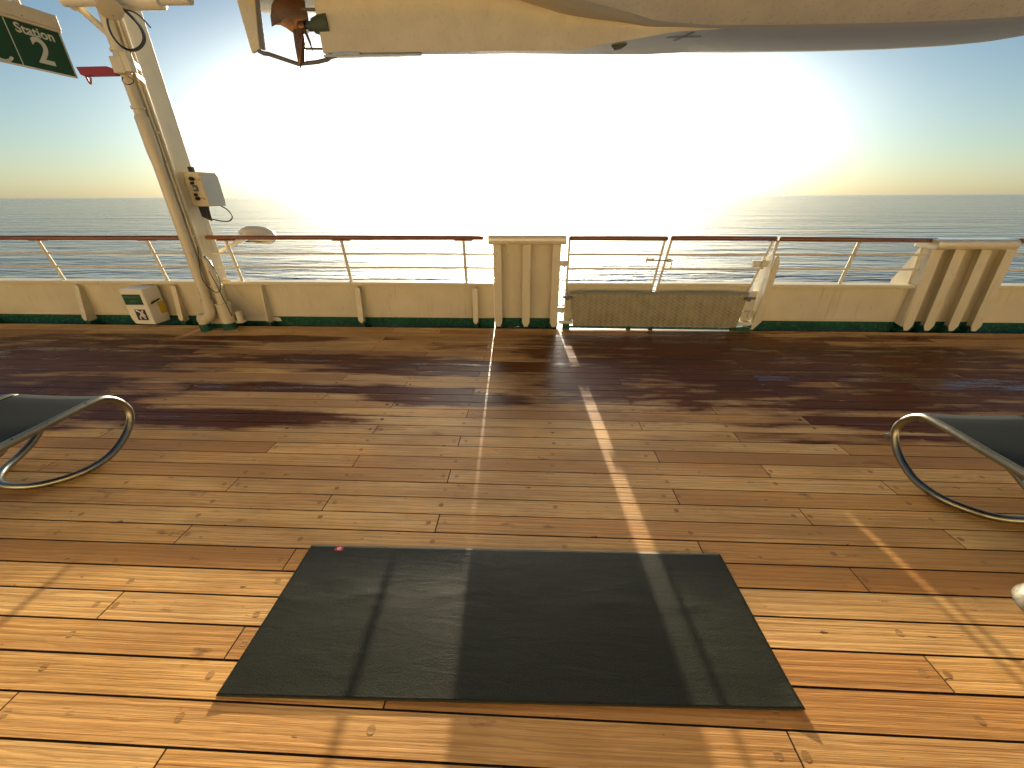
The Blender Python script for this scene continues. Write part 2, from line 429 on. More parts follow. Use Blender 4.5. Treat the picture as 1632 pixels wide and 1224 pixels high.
bulwark(-4.58, -.485, 'cream bulwark panel between the tall white post and the central pillar', [(-3.72, .07, .13, .02), (-2.36, .07, .13, .075), (-.735, .07, .13, .07)])
bulwark(3.10, 4.98, 'cream bulwark panel between the gate and the leaning ribbed pillar', [])
bulwark(5.985, 12.5, 'cream bulwark panel running off the right edge past the ribbed pillar', [(7.9, .07, .13, .07), (9.6, .07, .13, .07)])

# ------------------------------------------------------------------ railings
YR = 5.25
GR = 'railings with varnished wooden handrail'
def pipe(a, c, r, name, mat, par, n=10): return MB().tube([a, c], r, n).build(name, mat, par)
def handrail(x0, x1, z0, z1, par):
    # oval varnished rail
    rings = []
    for X, Z in ((x0, z0), (x0+.012, z0), (x1-.012, z1), (x1, z1)):
        k = .72 if X in (x0, x1) else 1
        rings.append([(X, YR+math.cos(a*math.pi/8)*.042*k, Z+math.sin(a*math.pi/8)*.029*k) for a in range(16)])
    return MB().loft(rings).build('handrail', teak_rail, par, ang=50)
def stanchion(X, par, zt=1.135, zb=ZC+.01, w=.04, yb=YR+.075):
    b = MB(); b.tube([(X, yb, zb), (X, YR, zt)], w/2, 8); st = b.build('stanchion', cream_clean, par)
    MB().box((X-.12, YR-.02, zt-.006), (X+.12, YR+.02, zt+.008)).build('saddle', teak_rail, par, .004)
    return st
def railing(x0, x1, hx0, hx1, zz, sts, label, rx0=None, rx1=None):
    r = thing('railing', ((x0+x1)/2, YR, ZC), label, 'railing', GR)
    handrail(hx0, hx1, zz[0], zz[1], r)
    for z, y in ((.965, YR+.028), (.785, YR+.048)):
        pipe((rx0 or x0, y, z), (rx1 or x1, y, z), .0135, 'rail_bar', cream_clean, r)
    for X in sts: stanchion(X, r)
    return r
railing(-12, -4.5, -12, -4.64, (1.165, 1.165), (-9.8, -8.2, -6.66, -5.12), 'railing with wooden handrail left of the tall white post')
railing(-4.3, -.47, -4.28, -.60, (1.172, 1.168), (-4.03, -2.47, -.86), 'long railing with wooden handrail between tall post and central pillar')
railing(3.06, 5.05, 3.115, 5.0, (1.155, 1.14), (3.10, 4.09), 'short railing with wooden handrail between gate and leaning ribbed pillar', None, 5.0)
railing(5.95, 12, 5.96, 12, (1.135, 1.13), (7.6, 9.2), 'railing running off the right edge past the ribbed pillar')
# rail-bar sleeve on the long railing
# ------------------------------------------------------------------ central pillar
def pier(name, x0, x1, zc, flx, fw, lean, label, caplen):
    r = thing(name, ((x0+x1)/2, 5.18, 0), label, 'pillar', 'ribbed bulwark pillars')
    MB().prism([(x0+.01, 5.30, .10), (x1-.01, 5.30, .10), (x1-.01, 5.30+lean, zc), (x0+.01, 5.30+lean, zc)], (0, .012, 0)).build('back_plate', cream, r)
    MB().box((x0+.01, 5.3125, -.034), (x1-.01, 5.33, .125)).build('base_strip', green, r)
    for X in flx:
        b = MB(); h = fw/2; zt = zc-.005
        b.prism([(X-h, 5.18, .075), (X-h*.45, 5.18, .008), (X+h*.45, 5.18, .008), (X+h, 5.18, .075), (X+h, 5.18+lean, zt), (X-h, 5.18+lean, zt)], (0, .012, 0))
        b.prism([(X-.007, 5.192, .06), (X-.007, 5.299, .06), (X-.007, 5.299+lean, zt), (X-.007, 5.192+lean, zt)], (.014, 0, 0))
        rb = b.build('rib', cream, r, .002)
        MB().box((X-.05, 5.21, -.034), (X+.05, 5.305, .055)).build('foot', green, rb, .004)
    # cap: box girder with rounded nose
    prof = [(5.08, zc+.015), (5.075, zc+.05), (5.08, zc+.09), (5.10, zc+.108)] + [(5.23+.13*q, zc+.108+.011*(1-q*q)) for q in (-.85, -.6, -.35, -.12, .12, .35, .6, .85)] + [(5.36, zc+.108), (5.39, zc+.09), (5.39, zc+.0), (5.12, zc+.0), (5.09, zc+.004)]
    b = MB(); b.prism([(caplen[0], y+lean*.6, z) for y, z in prof], (caplen[1]-caplen[0], 0, 0)); b.build('cap', cream_cap, r, .012)
    return r
cp = pier('ribbed_pillar', -.475, .405, 1.10, (-.42, -.04, .345), .105, 0.0, 'upright cream pillar with three ribs and flat cap under the sun glint', (-.525, .452))
MB().box((-.465, 5.2985, ZC+.0), (.395, 5.2998, ZC+.03)).build('weld_seam', cream, cp)
rp = pier('ribbed_pillar', 4.95, 5.98, 1.045, (5.06, 5.33, 5.64, 5.93), .125, .06, 'wide cream pillar with four leaning ribs and rounded cap at right', (4.915, 5.86))
# side plate of the right pillar sweeping outboard to the rail
MB().prism([(4.985, 5.24, 1.14), (4.985, 5.36, 1.14), (4.985, 5.62, ZC+.012), (4.985, 5.62, ZC-.2), (4.985, 5.42, .1), (4.985, 5.19, .06)], (.012, 0, 0)).build('side_plate', cream_clean, rp)

# ------------------------------------------------------------------ gates
def gate_leaf(x0t, x1t, x0b, x1b, label):
    r = thing('rail_gate', ((x0t+x1t)/2, YR, .05), label, 'gate', 'pair of gate leaves in the bulwark')
    handrail(x0t-.0, x1t+.0, 1.165, 1.16, r)
    z0 = .09
    for xt, xb in ((x0t+.012, x0b), (x1t-.03, x1b)):
        pipe((xt, YR, 1.14), (xb, YR+.045, z0), .0145, 'gate_post', cream_clean, r)
    def xa(z, a, c): return c+(a-c)*(z-z0)/(1.14-z0)
    for z in (.965, .785):
        y = YR+.045*(1-(z-z0)/1.05)
        pipe((xa(z, x0t+.012, x0b), y, z), (xa(z, x1t-.03, x1b), y, z), .0135, 'rail_bar', cream_clean, r)
    MB().prism([(xa(ZC, x0t+.012, x0b), YR+.035, ZC-.02), (xa(ZC, x1t-.03, x1b), YR+.035, ZC-.02), (x1b, YR+.035, z0), (x0b, YR+.035, z0)], (0, .01, 0)).build('gate_plate', cream, r)
    MB().box((xa(ZC, x0t, x0b), YR-.01, ZC-.018), (xa(ZC, x1t-.02, x1b), YR+.09, ZC+.018)).build('gate_cap', cream, r, .005)
    return r
g1 = gate_leaf(.495, 1.735, .50, 1.60, 'left gate leaf beside the central pillar, with latch bolt at its right')
g2 = gate_leaf(1.775, 3.07, 1.66, 2.83, 'right gate leaf beside the wet glossy hinge post')
# latch bolt between the leaves
b = MB(); b.tube([(1.60, YR-.03, .90), (1.84, YR-.03, .895)], .008, 8); b.build('latch_bolt', steel, g1)
b = MB(); b.box((1.50, YR-.04, .885), (1.60, YR-.01, .925)); b.box((1.495, YR-.045, .86), (1.51, YR-.03, .93)); b.build('latch_housing', cream_clean, g1, .004)
b = MB(); b.box((1.765, YR-.045, .875), (1.815, YR-.01, .925)); b.tube([(1.825, YR-.04, .90), (1.822, YR-.045, .79)], .006, 8); b.build('latch_keeper', cream_clean, g2, .004)
for z in (.86, .245):
    hg = MB().box((.398, 5.20, z-.035), (.50, 5.26, z+.035)).build('hinge', cream_clean, g1, .006)
    b = MB(); b.tube([(.455, 5.19, z-.04), (.455, 5.19, z+.04)], .016, 10); b.build('hinge_pin', cream_clean, hg)
for z in (.86, .20):
    b = MB(); b.box((2.86, 5.21, z-.04), (3.04, 5.27, z+.04)); b.tube([(2.965, 5.19, z-.06), (2.965, 5.19, z+.06)], .018, 10)
    b.build('hinge', cream_clean, g2, .006)
# right hinge post : glossy wet cheek plate and flange
hp = thing('hinge_post', (3.06, 5.2, 0), 'cream hinge post with wet glossy cheek at the right end of the gate', 'post')
MB().prism([(3.045, 5.16, .06), (3.055, 5.16, .94), (3.055, 5.20, 1.0), (3.055, 5.42, .90), (3.045, 5.42, .03), (3.045, 5.18, .03)], (.014, 0, 0)).build('cheek_plate', cream_wet, hp, .002)
b = MB(); b.prism([(3.02, 5.150, .07), (3.005, 5.150, .01), (3.04, 5.150, .005), (3.125, 5.150, .12), (3.14, 5.150, .88), (3.105, 5.150, .985), (3.075, 5.150, .93)], (0, .012, 0)); b.build('flange', cream, hp, .003)
MB().box((3.0, 5.2, -.034), (3.12, 5.33, .055)).build('post_foot', green, hp, .005)
MB().box((2.90, 5.272, .10), (3.044, 5.282, .50)).build('light_baffle', cream_wet, hp, .002)  # added plate in the hinge gap, narrows the streak of sunlight
# sill blocks and grey wet threshold under the gate
th = MB(); th.box((.42, 5.125, -.034), (3.02, 5.40, -.012)); o = th.build('gate_threshold', galv, None, .004)
tag(o, 'wet grey metal threshold strip on the deck under the gate', 'threshold')
# ------------------------------------------------------------------ tread plate leaning on the gate
gp = thing('gangway_plate', (1.70, 5.13, .03), 'weathered grey patterned metal plate fixed low across the gate', 'metal plate')
ysl = lambda z: 5.125+.05*z
MB().prism([(.605, ysl(.05), .045), (2.80, ysl(.05), .045), (2.86, ysl(.5), .505), (.545, ysl(.5), .505)], (0, .012, 0)).build('plate', tread, gp, .002)
MB().box((.545, ysl(.5)-.012, .480), (2.862, ysl(.5)-.001, .512)).build('top_edge', taupe, gp, .003)
for xx in (.52, 2.88):
    sgn = -1 if xx < 1 else 1
    b = MB(); b.tube([(xx-sgn*.06, 5.13, .43), (xx+sgn*.07, 5.13, .44)], .016, 8); b.box((xx-.03, 5.115, .40), (xx+.01, 5.145, .455)); b.build('locking_pin', darksteel, gp)
b = MB(); b.tube([(.50, 5.14, .028), (2.96, 5.14, .022)], .017, 10)
for X in (.53, 1.36, 1.66, 2.90): b.box((X-.03, 5.12, -.034), (X+.03, 5.16, .045))
b.box((2.72, 5.115, -.01), (2.98, 5.15, .045)); b.box((.46, 5.115, -.03), (.56, 5.15, .07))
b.build('hinge_tube', green, gp, .004)
for X0, X1 in ((.42, .60), (2.83, 3.0)):
    MB().box((X0, 5.17, .055), (X1, 5.38, .105)).build('sill_block', cream_clean, gp, .006)

# ------------------------------------------------------------------ tall post
post = thing('davit_post', (-4.44, 5.2, 0), 'tall cream steel post rising past the left railing', 'post')
b = MB(); b.box((-4.43, 5.04, .06), (-4.30, 5.41, 4.9)); b.build('box_column', cream, post, .006)
b = MB(); b.box((-4.43, 5.015, .06), (-4.225, 5.039, 4.9)); b.build('front_flange', cream, post, .003)
MB().box((-4.46, 5.0, -.034), (-4.19, 5.43, .059)).build('base_strip', green, post, .006)
b = MB(); b.prism([(-4.298, 5.33, .62), (-4.20, 5.33, .62), (-4.12, 5.33, .42), (-3.98, 5.33, .20), (-3.80, 5.33, .10), (-3.62, 5.33, .07), (-3.60, 5.33, .02), (-4.298, 5.33, .02)], (0, -.035, 0))
b.build('gusset', cream_clean, post, .003)
# drain pipe
dp = thing('drain_pipe', (-4.31, 4.95, 0), 'thick cream drain pipe clamped down the left of the tall post', 'pipe')
b = MB(); b.tube([(-4.31, 4.93, 4.6), (-4.31, 4.93, 2.47)], .052, 18); b.build('pipe', cream, dp)
b = MB(); b.tube([(-4.31, 4.93, 2.47), (-4.31, 4.93, 2.44), (-4.31, 4.93, 2.10), (-4.31, 4.93, 1.98), (-4.31, 4.93, .42)], [.052, .066, .066, .056, .056], 18); b.build('sleeve', cream, dp)
for z in (2.53, 3.02, .50, .36):
    b = MB(); b.tube([(-4.31, 4.93, z-.012), (-4.31, 4.93, z+.012)], .066, 18); b.build('clamp', cream, dp)
el_ = curve([(-4.31, 4.93, .42), (-4.31, 4.93, .30), (-4.335, 4.92, .21), (-4.40, 4.91, .165), (-4.47, 4.90, .18)], 5)
b = MB(); b.tube(el_, .064, 18); b.build('elbow', cream, dp)
b = MB(); b.tube([(-4.43, 4.90, .20), (-4.43, 4.90, .10)], .06, 16); b.build('stub', cream, dp)
b = MB(); b.tube([(-4.43, 4.90, .099), (-4.43, 4.90, .0)], .066, 16); b.build('stub_foot', green, dp)
# conduits beside it
co = thing('conduit', (-4.36, 4.97, 0), 'thin cream cable conduit running up the front of the tall post', 'pipe')
b = MB(); b.tube([(-4.252, 4.99, .95), (-4.252, 4.99, 4.6)], .013, 12); b.build('conduit_tube', cream, co)
for z in (1.2, 1.75, 2.3, 3.3):
    MB().box((-4.275, 4.972, z), (-4.229, 5.014, z+.025)).build('saddle_clip', cream, co, .003)
vp = thing('vent_pipe', (-4.10, 4.98, 0), 'short cream bottle-shaped pipe standing at the foot of the tall post', 'pipe')
VX = -4.16
b = MB(); b.tube([(VX, 5.0, .09), (VX, 5.0, .34), (VX, 5.0, .36), (VX, 5.0, .60), (VX-.01, 5.0, .78), (VX-.03, 5.01, .90), (VX-.06, 5.02, .95)], [.085, .085, .055, .055, .05, .045, .03], 16); b.build('body', cream, vp)
for z0_, r_ in ((.34, .095), (.585, .07)):
    b = MB(); b.tube([(VX, 5.0, z0_), (VX, 5.0, z0_+.02)], r_, 16); b.build('flange_ring', cream, vp)
b = MB(); b.tube([(VX, 5.0, .089), (VX, 5.0, 0)], .09, 16); b.build('foot', green, vp)
b = MB(); b.tube([(-3.97, 4.99, .10), (-3.97, 4.99, .115), (-3.97, 4.99, .116), (-3.97, 4.99, .25)], [.065, .065, .042, .042], 12); b.build('small_valve', cream, vp)
# dangling black cable
pts = [at(315, 393, 4.86), at(317, 415, 4.85), at(321, 440, 4.84), at(330, 456, 4.83), at(345, 466, 4.83), at(352, 458, 4.84), at(346, 437, 4.85), at(336, 420, 4.86), at(325, 408, 4.87)]
pts2 = [at(333, 432, 4.84), at(343, 450, 4.84), at(352, 468, 4.84), at(362, 488, 4.85), at(370, 504, 4.88)]
cbl = thing('loose_cable', at(345, 466, 4.83), 'thin black loose cable looping down at the foot of the tall post', 'cable')
MB().tube(curve(pts, 6), .0055, 6).build('loop', blk, cbl)
MB().tube(curve(pts2, 5), .0055, 6).build('tail', blk, cbl)

# electrical box on the post
ebx = thing('junction_box', (-4.18, 5.35, 1.54), 'grey electrical box with sockets and plugs fixed to the tall post', 'electrical box')
b = MB(); b.prism([(-4.297, 5.22, 1.56), (-4.20, 5.22, 1.545), (-4.09, 5.22, 1.545), (-4.09, 5.22, 1.93), (-4.297, 5.22, 1.93)], (0, .28, 0)); b.build('case', cream, ebx, .006)
b = MB(); b.prism([(-4.089, 5.225, 1.55), (-4.089, 5.50, 1.545), (-4.089, 5.515, 1.60), (-4.089, 5.515, 1.88), (-4.089, 5.48, 1.93), (-4.089, 5.225, 1.925)], (.018, 0, 0)); b.build('door', greyp, ebx, .004)
for z in (1.855, 1.635):
    b = MB(); b.tube([(-4.19, 5.219, z), (-4.19, 5.185, z)], .022, 12); b.build('plug', blk, ebx)
    b = MB(); b.tube([(-4.145, 5.219, z), (-4.145, 5.205, z)], .013, 12); b.tube([(-4.118, 5.219, z-.005), (-4.118, 5.20, z-.005)], .014, 12); b.build('cap_nut', brass, ebx)
for z in (1.81, 1.68):
    b = MB(); b.tube([(-4.20, 5.219, z), (-4.20, 5.19, z-.004)], .017, 12); b.build('socket', blk, ebx)
b = MB(); b.box((-4.215, 5.205, 1.715), (-4.155, 5.2195, 1.785)); b.build('switch', darksteel, ebx, .004)
b = MB(); b.tube([(-4.185, 5.204, 1.75), (-4.185, 5.195, 1.75)], .016, 12); b.build('dial', greyp, ebx)
b = MB(); b.box((-4.23, 5.24, 1.931), (-4.18, 5.30, 1.99)); b.build('gland', blk, ebx, .01)
b = MB()
for i in range(5):
    b.tube([(-4.25+.028*i, 5.26, 1.545), (-4.245+.024*i, 5.262, 1.42-.012*i)], .013, 8)
b.build('cable_tails', blk, ebx)
MB().tube(curve([(-4.08, 5.42, 1.544), (-4.02, 5.43, 1.50), (-3.97, 5.42, 1.42), (-4.0, 5.38, 1.365), (-4.08, 5.32, 1.37), (-4.17, 5.27, 1.40)], 6), .0075, 8).build('cable_loop', blk, ebx)

# white box with yellow tab
sb = thing('equipment_box', (-5.3, 5.0, .05), 'white locker box with green notice and black pictogram left of the post', 'box')
A = [at(192, 460, 4.98), at(232, 460, 4.98), at(248, 516, 4.98), at(212, 514, 4.98), at(205, 502, 4.98)]
sbx0, sbx1 = -5.535, -5.215
b = MB(); b.prism([(sbx0, 4.98, .14), (sbx0+.03, 4.98, .06), (sbx1, 4.98, .05), (sbx1, 4.98, .545), (sbx0, 4.98, .545)], (0, .26, 0)); b.build('case', boxw, sb, .014)
nb = MB().box((sbx0+.015, 4.976, .33), (sbx1-.05, 4.9795, .47)).build('green_notice', signg, sb)
gl_ = paint('pale_green_ink', (.10, .22, .10), .5, .05, .02)
text('EMERGENCY', .040, ((sbx0+sbx1-.035)/2, 4.975, .433), (1, 0, 0), (0, 0, 1), gl_, 'notice_lettering', nb)
text('UNIT 2', .040, ((sbx0+sbx1-.015)/2, 4.975, .375), (1, 0, 0), (0, 0, 1), gl_, 'notice_lettering', nb)
px0, px1, pz0, pz1 = -5.43, -5.28, .115, .265
MB().box((px0-.008, 4.9772, pz0-.008), (px1+.008, 4.9794, pz1+.008)).build('pictogram_border', boxw, sb)
pp_ = MB().box((px0, 4.975, pz0), (px1, 4.977, pz1)).build('pictogram_panel', blk, sb)
b = MB()
def limb(a, c, wd):
    a = Vector((px0+a[0]*.15, 0, pz0+a[1]*.15)); c = Vector((px0+c[0]*.15, 0, pz0+c[1]*.15)); d = (c-a).normalized(); n_ = Vector((-d.z, 0, d.x))*wd*.15/2
    b.prism([(p.x, 4.9735, p.z) for p in (a-n_, c-n_, c+n_, a+n_)], (0, .0012, 0))
limb((.12, .92), (.55, .72), .13); limb((.60, .76), (.52, .38), .30); limb((.66, .70), (.82, .35), .13)
limb((.50, .42), (.26, .34), .14); limb((.29, .38), (.30, .08), .12); limb((.56, .40), (.80, .12), .13)
cc = Vector((px0+.72*.15, 4.9735, pz0+.84*.15)); b.prism([cc+Vector((math.cos(i*math.pi/6)*.014, 0, math.sin(i*math.pi/6)*.014)) for i in range(12)], (0, .0012, 0))
b.build('pictogram_figure', pinkw, pp_)
MB().box((sbx1-.001, 5.13, .17), (sbx1+.004, 5.24, .33)).build('yellow_label', yellow, sb)
b = MB(); b.tube([(sbx1+.012, 5.03, .335), (sbx1+.02, 5.10, .355), (sbx1+.014, 5.17, .37)], .010, 8); b.build('handle', blk, sb)
MB().box((sbx1+.0, 5.05, .345), (sbx1+.012, 5.11, .365)).build('latch', steel, sb, .002)

# floodlight outboard of the rail
fl = thing('floodlight', (-4.0, 5.75, 1.15), 'cream floodlight on a slanting arm behind the wooden handrail', 'floodlight')
a0 = at(330, 412, 5.45); a1 = at(400, 374, 5.62)
MB().tube([a0, a1], .026, 10).build('arm', cream_clean, fl)
c0 = at(412, 374, 5.68)
b = MB(); rings = []
for i, (dx, rz) in enumerate(((-.21, .03), (-.20, .07), (-.12, .105), (0, .12), (.12, .115), (.20, .08), (.225, .03))):
    rings.append([c0+Vector((dx, math.cos(a*math.pi/8)*rz*1.25, math.sin(a*math.pi/8)*rz - dx*.12)) for a in range(16)])
b.loft(rings); b.build('housing', cream_clean, fl, ang=60)
MB().tube([c0+Vector((math.cos(a*math.pi/12)*.19, -.03+math.sin(a*math.pi/12)*.10, -.085)) for a in range(24)], .008, 6, closed=True).build('lens_ring', darksteel, fl)
MB().box(c0+Vector((-.25, -.06, -.01)), c0+Vector((-.13, .04, .06))).build('bracket', cream_clean, fl, .01)

# ------------------------------------------------------------------ gear high on the post
jb = thing('bracket_box', at(190, 100, 4.85), 'small cream box strapped to the pipe above the red arm', 'box')
p = at(178, 91, 4.84); zt_ = p.z; zb_ = at(186, 118, 4.84).z
MB().box((p.x, 4.80, zb_), (p.x+.125, 4.88, zt_)).build('case', cream, jb, .006)
MB().box((p.x+.126, 4.80, zb_+.01), (p.x+.20, 4.87, zt_+.04)).build('side_case', cream, jb, .006)
for z in (zt_-.03, zt_-.14):
    MB().prism([(p.x+.20, 4.84, z-.028), (p.x+.20, 4.84, z+.022), (-4.19, 5.0, z+.0), (-4.19, 5.0, z-.05)], (0, -.012, 0)).build('strap', cream, jb, .002)
MB().tube(curve([at(196, 123, 4.84), at(195, 129, 4.84), at(203, 135, 4.84), at(212, 132, 4.84), at(212, 127, 4.84), at(204, 122, 4.84)], 5), .004, 6).build('wire_loop', blk, jb)
ra = thing('red_arm', at(160, 116, 4.85), 'red painted arm with hooked tip sticking out left of the post', 'bracket arm')
q = [at(x, y, 4.95) for x, y in ((130, 109), (178, 108), (192, 114), (192, 122), (147, 123), (143, 124), (137, 121))]
MB().prism(q, (0, -.06, 0)).build('arm', redp, ra, .004)
q = [at(x, y, 4.93) for x, y in ((137, 122), (142, 131), (145, 133), (145, 124))]
MB().tube(curve(q, 5), .009, 8).build('hook', redp, ra)
cbc = thing('cable_coil', at(205, 45, 4.8), 'black cable coil hanging high on the tall post', 'cable')
for off in (0, .012, .026):
    ring = [at(172, 20, 4.78), at(172, 38, 4.78), at(180, 58, 4.78), at(195, 75, 4.78), at(212, 81, 4.78), at(226, 74, 4.78), at(231, 60, 4.78), at(224, 42, 4.78), at(208, 24, 4.78), at(192, 12, 4.78), at(178, 12, 4.78)]
    cen = at(200, 45, 4.78)
    ring = [cen+(pp-cen)*(1-off*1.6)+Vector((off*.6, -off, -off*.3)) for pp in ring]
    MB().tube(curve(ring, 5, True), .009, 6, closed=True).build('loop', blk, cbc)
MB().tube(curve([at(190, 14, 4.8), at(215, 20, 4.85), at(231, 34, 4.9), at(240, 44, 4.95)], 5), .007, 6).build('lead', blk, cbc)
tb = thing('horizontal_tube', at(240, 0, 4.9), 'cream horizontal tube crossing the tall post at the top edge', 'pipe')
b = MB(); b.tube([at(192, 1, 4.86), at(195, 1, 4.86), at(256, 0, 4.86), at(257, 0, 4.86)], [.06, .075, .075, .06], 16); b.build('thick_sleeve', cream_clean, tb)
b = MB(); b.tube([at(100, 0, 4.86), at(302, -3, 4.86)], .052, 14); b.build('tube', cream_clean, tb)
lp = thing('horn_loudspeaker', at(172, 10, 4.7), 'cream bell-shaped fitting under the top tube by the cable coil', 'loudspeaker')
c0 = at(176, 15, 4.66); ax = Vector((.35, -.25, -.55)).normalized()
b = MB(); b.tube([c0-ax*.20, c0-ax*.14, c0-ax*.05, c0, c0+ax*.004], [.04, .055, .085, .10, .085], 18); b.build('bell', cream, lp)
b = MB(); b.tube([c0-ax*.36, c0-ax*.19], .05, 12); b.build('driver', cream, lp)
br = thing('brace_strut', at(150, 35, 4.95), 'slanting cream brace tube joining the tall post from upper left', 'strut')
b = MB(); b.tube([at(100, -12, 4.95), at(182, 62, 4.95)], .034, 12); b.build('tube', cream, br)
b = MB(); b.tube([at(120, 10, 4.97), at(112, 4, 4.97)], .045, 12); b.build('joint', cream, br)

# ------------------------------------------------------------------ station sign
sg = thing('station_sign', (-3.72, 3.77, 2.84), 'green hanging sign reading Station 2 in a cream top bar', 'sign')
th_ = R(80); sx_ = Vector((math.cos(th_), math.sin(th_), 0)); nz = Vector((0, 0, 1)); nn = sx_.cross(nz)   # nn faces the camera
T = Vector((-3.725, 3.77, 2.835)); Wd = .70; Hh = .30
def sp_(u, z, o=0): return T - sx_*u + Vector((0, 0, -z)) + nn*o
MB().prism([sp_(0, 0), sp_(Wd, 0), sp_(Wd, Hh), sp_(0, Hh)], -nn*.006).build('panel', signg, sg)
MB().prism([sp_(-.004, -.004, .004), sp_(-.004, Hh+.006, .004), sp_(.006, Hh+.006, .004), sp_(.006, -.004, .004)], -nn*.014).build('edge_strip', greyp, sg)
MB().prism([sp_(.007, Hh-.002, .004), sp_(Wd, Hh-.002, .004), sp_(Wd, Hh+.008, .004), sp_(.007, Hh+.008, .004)], -nn*.014).build('edge_strip', boxw, sg)
MB().prism([sp_(-.012, -.085, .022), sp_(Wd, -.085, .022), sp_(Wd, .004, .022), sp_(-.012, .004, .022)], -nn*.05).build('top_bar', cream, sg, .004)
MB().prism([sp_(-.008, .004, .015), sp_(Wd, .004, .015), sp_(Wd, .022, .015), sp_(-.008, .022, .015)], -nn*.036).build('lip', cream, sg, .002)
MB().prism([sp_(.323, .02, .0015), sp_(.329, .02, .0015), sp_(.329, Hh-.002, .0015), sp_(.323, Hh-.002, .0015)], -nn*.001).build('divider', signw, sg)
text('Station', .082, sp_(.165, .066, .001), sx_, nz, signw, 'lettering', sg, .001, .0016)
text('2', .225, sp_(.165, .185, .001), sx_, nz, signw, 'numeral', sg, .001, .004, .95)
arc = [sp_(.43+.06*math.cos(a), .235+.06*math.sin(a), .002) for a in [R(x) for x in range(150, -20, -15)]]
MB().tube(arc, .009, 8).build('pictogram_stroke', signw, sg)
# hanger
hx = sp_(.20, -.085, -.003)
b = MB(); b.tube([hx, hx+Vector((0, 0, .04))], .022, 10); b.tube([hx+Vector((0, -.04, .05)), hx+Vector((0, .04, .05))], .018, 10); b.build('hanger_eye', cream, sg)
b = MB(); b.tube([hx+Vector((0, 0, .05)), (hx.x, hx.y, 3.42)], .014, 10); b.build('hanger_rod', cream, sg)

# ------------------------------------------------------------------ lifeboat
lb = thing('lifeboat', (2, 5.69, 3.16), 'large cream boat slung overhead beyond the rail, stern gear at left', 'boat')
YB = 5.69
def lerp(a, c, t): return a+(c-a)*t
def sm(t): t = max(0, min(1, t)); return t*t*(3-2*t)
def interp(tab, x):
    if x <= tab[0][0]: return tab[0][1]
    for (a, va_), (c, vc) in zip(tab, tab[1:]):
        if x <= c: return lerp(va_, vc, sm((x-a)/(c-a)) if False else (x-a)/(c-a))
    return tab[-1][1]
RT = [(at(a, c, 1).x, at(a, c, 1).z-CH) for a, c in ((500, 89), (820, 86.5), (1040, 87.5), (1150, 88), (1300, 86), (1400, 83), (1500, 77.5), (1570, 71), (1632, 61))]
RT += [(RT[-1][0]+.1, RT[-1][1]+.02), (RT[-1][0]+.3, RT[-1][1]+.09), (RT[-1][0]+.6, RT[-1][1]+.25)]
def zbot(x, Y): return CH+interp(RT, x/Y)*Y
ZH = [(-4.2, 3.66), (-.8, 3.66), (-.2, 3.58), (.31, 3.45), (.95, 3.32), (1.25, 3.245), (1.55, zbot(1.55, YB+.43)+.012), (1.85, zbot(1.85, YB+.43)), (2.4, zbot(2.4, YB+.43))]
def zhull(x): return interp(ZH, x) if x < 2.4 else zbot(x, YB+.43)
xs = [-3.3+i*.1 for i in range(116)]
rings = []
for x in xs:
    t = sm((x+.6)/2.8); zh = zhull(x)
    aft = [(.0, 0), (.25, .0), (.45, .02), (.8, .10), (1.2, .28), (1.45, .7), (1.5, 1.3), (1.45, 2.0)]
    fwd = [(.0, 0), (.30, .006), (.43, .022), (.70, .16), (1.2, .42), (1.5, .85), (1.55, 1.5), (1.5, 2.2)]
    half = [(lerp(a[0], c[0], t), lerp(a[1], c[1], t)) for a, c in zip(aft, fwd)]
    k = 1 if x < 5 else max(.05, 1-((x-5)/3.7)**1.8); k2 = 1 if x > -3 else 1-(-3-x)*.12
    half = [(h[0]*k*k2, h[1]) for h in half]
    ring = [(x, YB-h[0], zh+h[1]) for h in half[::-1]] + [(x, YB+h[0], zh+h[1]) for h in half[1:]]
    rings.append(ring)
hull = MB().loft(rings).build('hull', boatm, lb, ang=28)
def bottom_shade_mat():
    m, t, bs = newmat('boat_bottom_shade')  # hull underside: shade put into the colour, greyer towards the bow
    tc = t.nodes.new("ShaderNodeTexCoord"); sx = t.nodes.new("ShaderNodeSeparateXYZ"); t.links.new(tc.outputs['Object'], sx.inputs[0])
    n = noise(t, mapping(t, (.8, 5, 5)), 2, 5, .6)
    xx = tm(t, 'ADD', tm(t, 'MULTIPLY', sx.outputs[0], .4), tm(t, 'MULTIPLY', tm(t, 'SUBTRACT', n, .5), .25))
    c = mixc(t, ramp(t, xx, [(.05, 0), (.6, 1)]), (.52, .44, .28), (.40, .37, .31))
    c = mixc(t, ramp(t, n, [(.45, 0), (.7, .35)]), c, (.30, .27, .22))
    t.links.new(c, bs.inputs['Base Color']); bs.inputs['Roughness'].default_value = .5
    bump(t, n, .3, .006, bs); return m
bottom_shade = bottom_shade_mat()
def shade_bottom(o):
    o.data.materials.append(bottom_shade)
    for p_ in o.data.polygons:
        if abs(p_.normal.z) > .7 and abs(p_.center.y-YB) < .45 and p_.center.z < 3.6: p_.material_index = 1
shade_bottom(hull)
rings = []
for x in [-2.45+i*.1 for i in range(46)]:
    t = sm((x-.2)/1.45); wd = lerp(.055, .36, t); zk = zbot(x, YB+wd)+(.0 if x < 1.3 else (x-1.3)*.045); top = max(zhull(x)+.02+.10*(1-t), zk+.012)
    flare = .08*(1-t)
    rings.append([(x, YB-wd, zk), (x, YB-wd-.0*flare, lerp(zk, top, .5)), (x, YB-wd-flare*.35, lerp(zk, top, .8)), (x, YB-wd-flare*1.8, top), (x, YB+wd+flare, top), (x, YB+wd, zk)])
shade_bottom(MB().loft(rings).build('skeg', boatm, lb, ang=40))
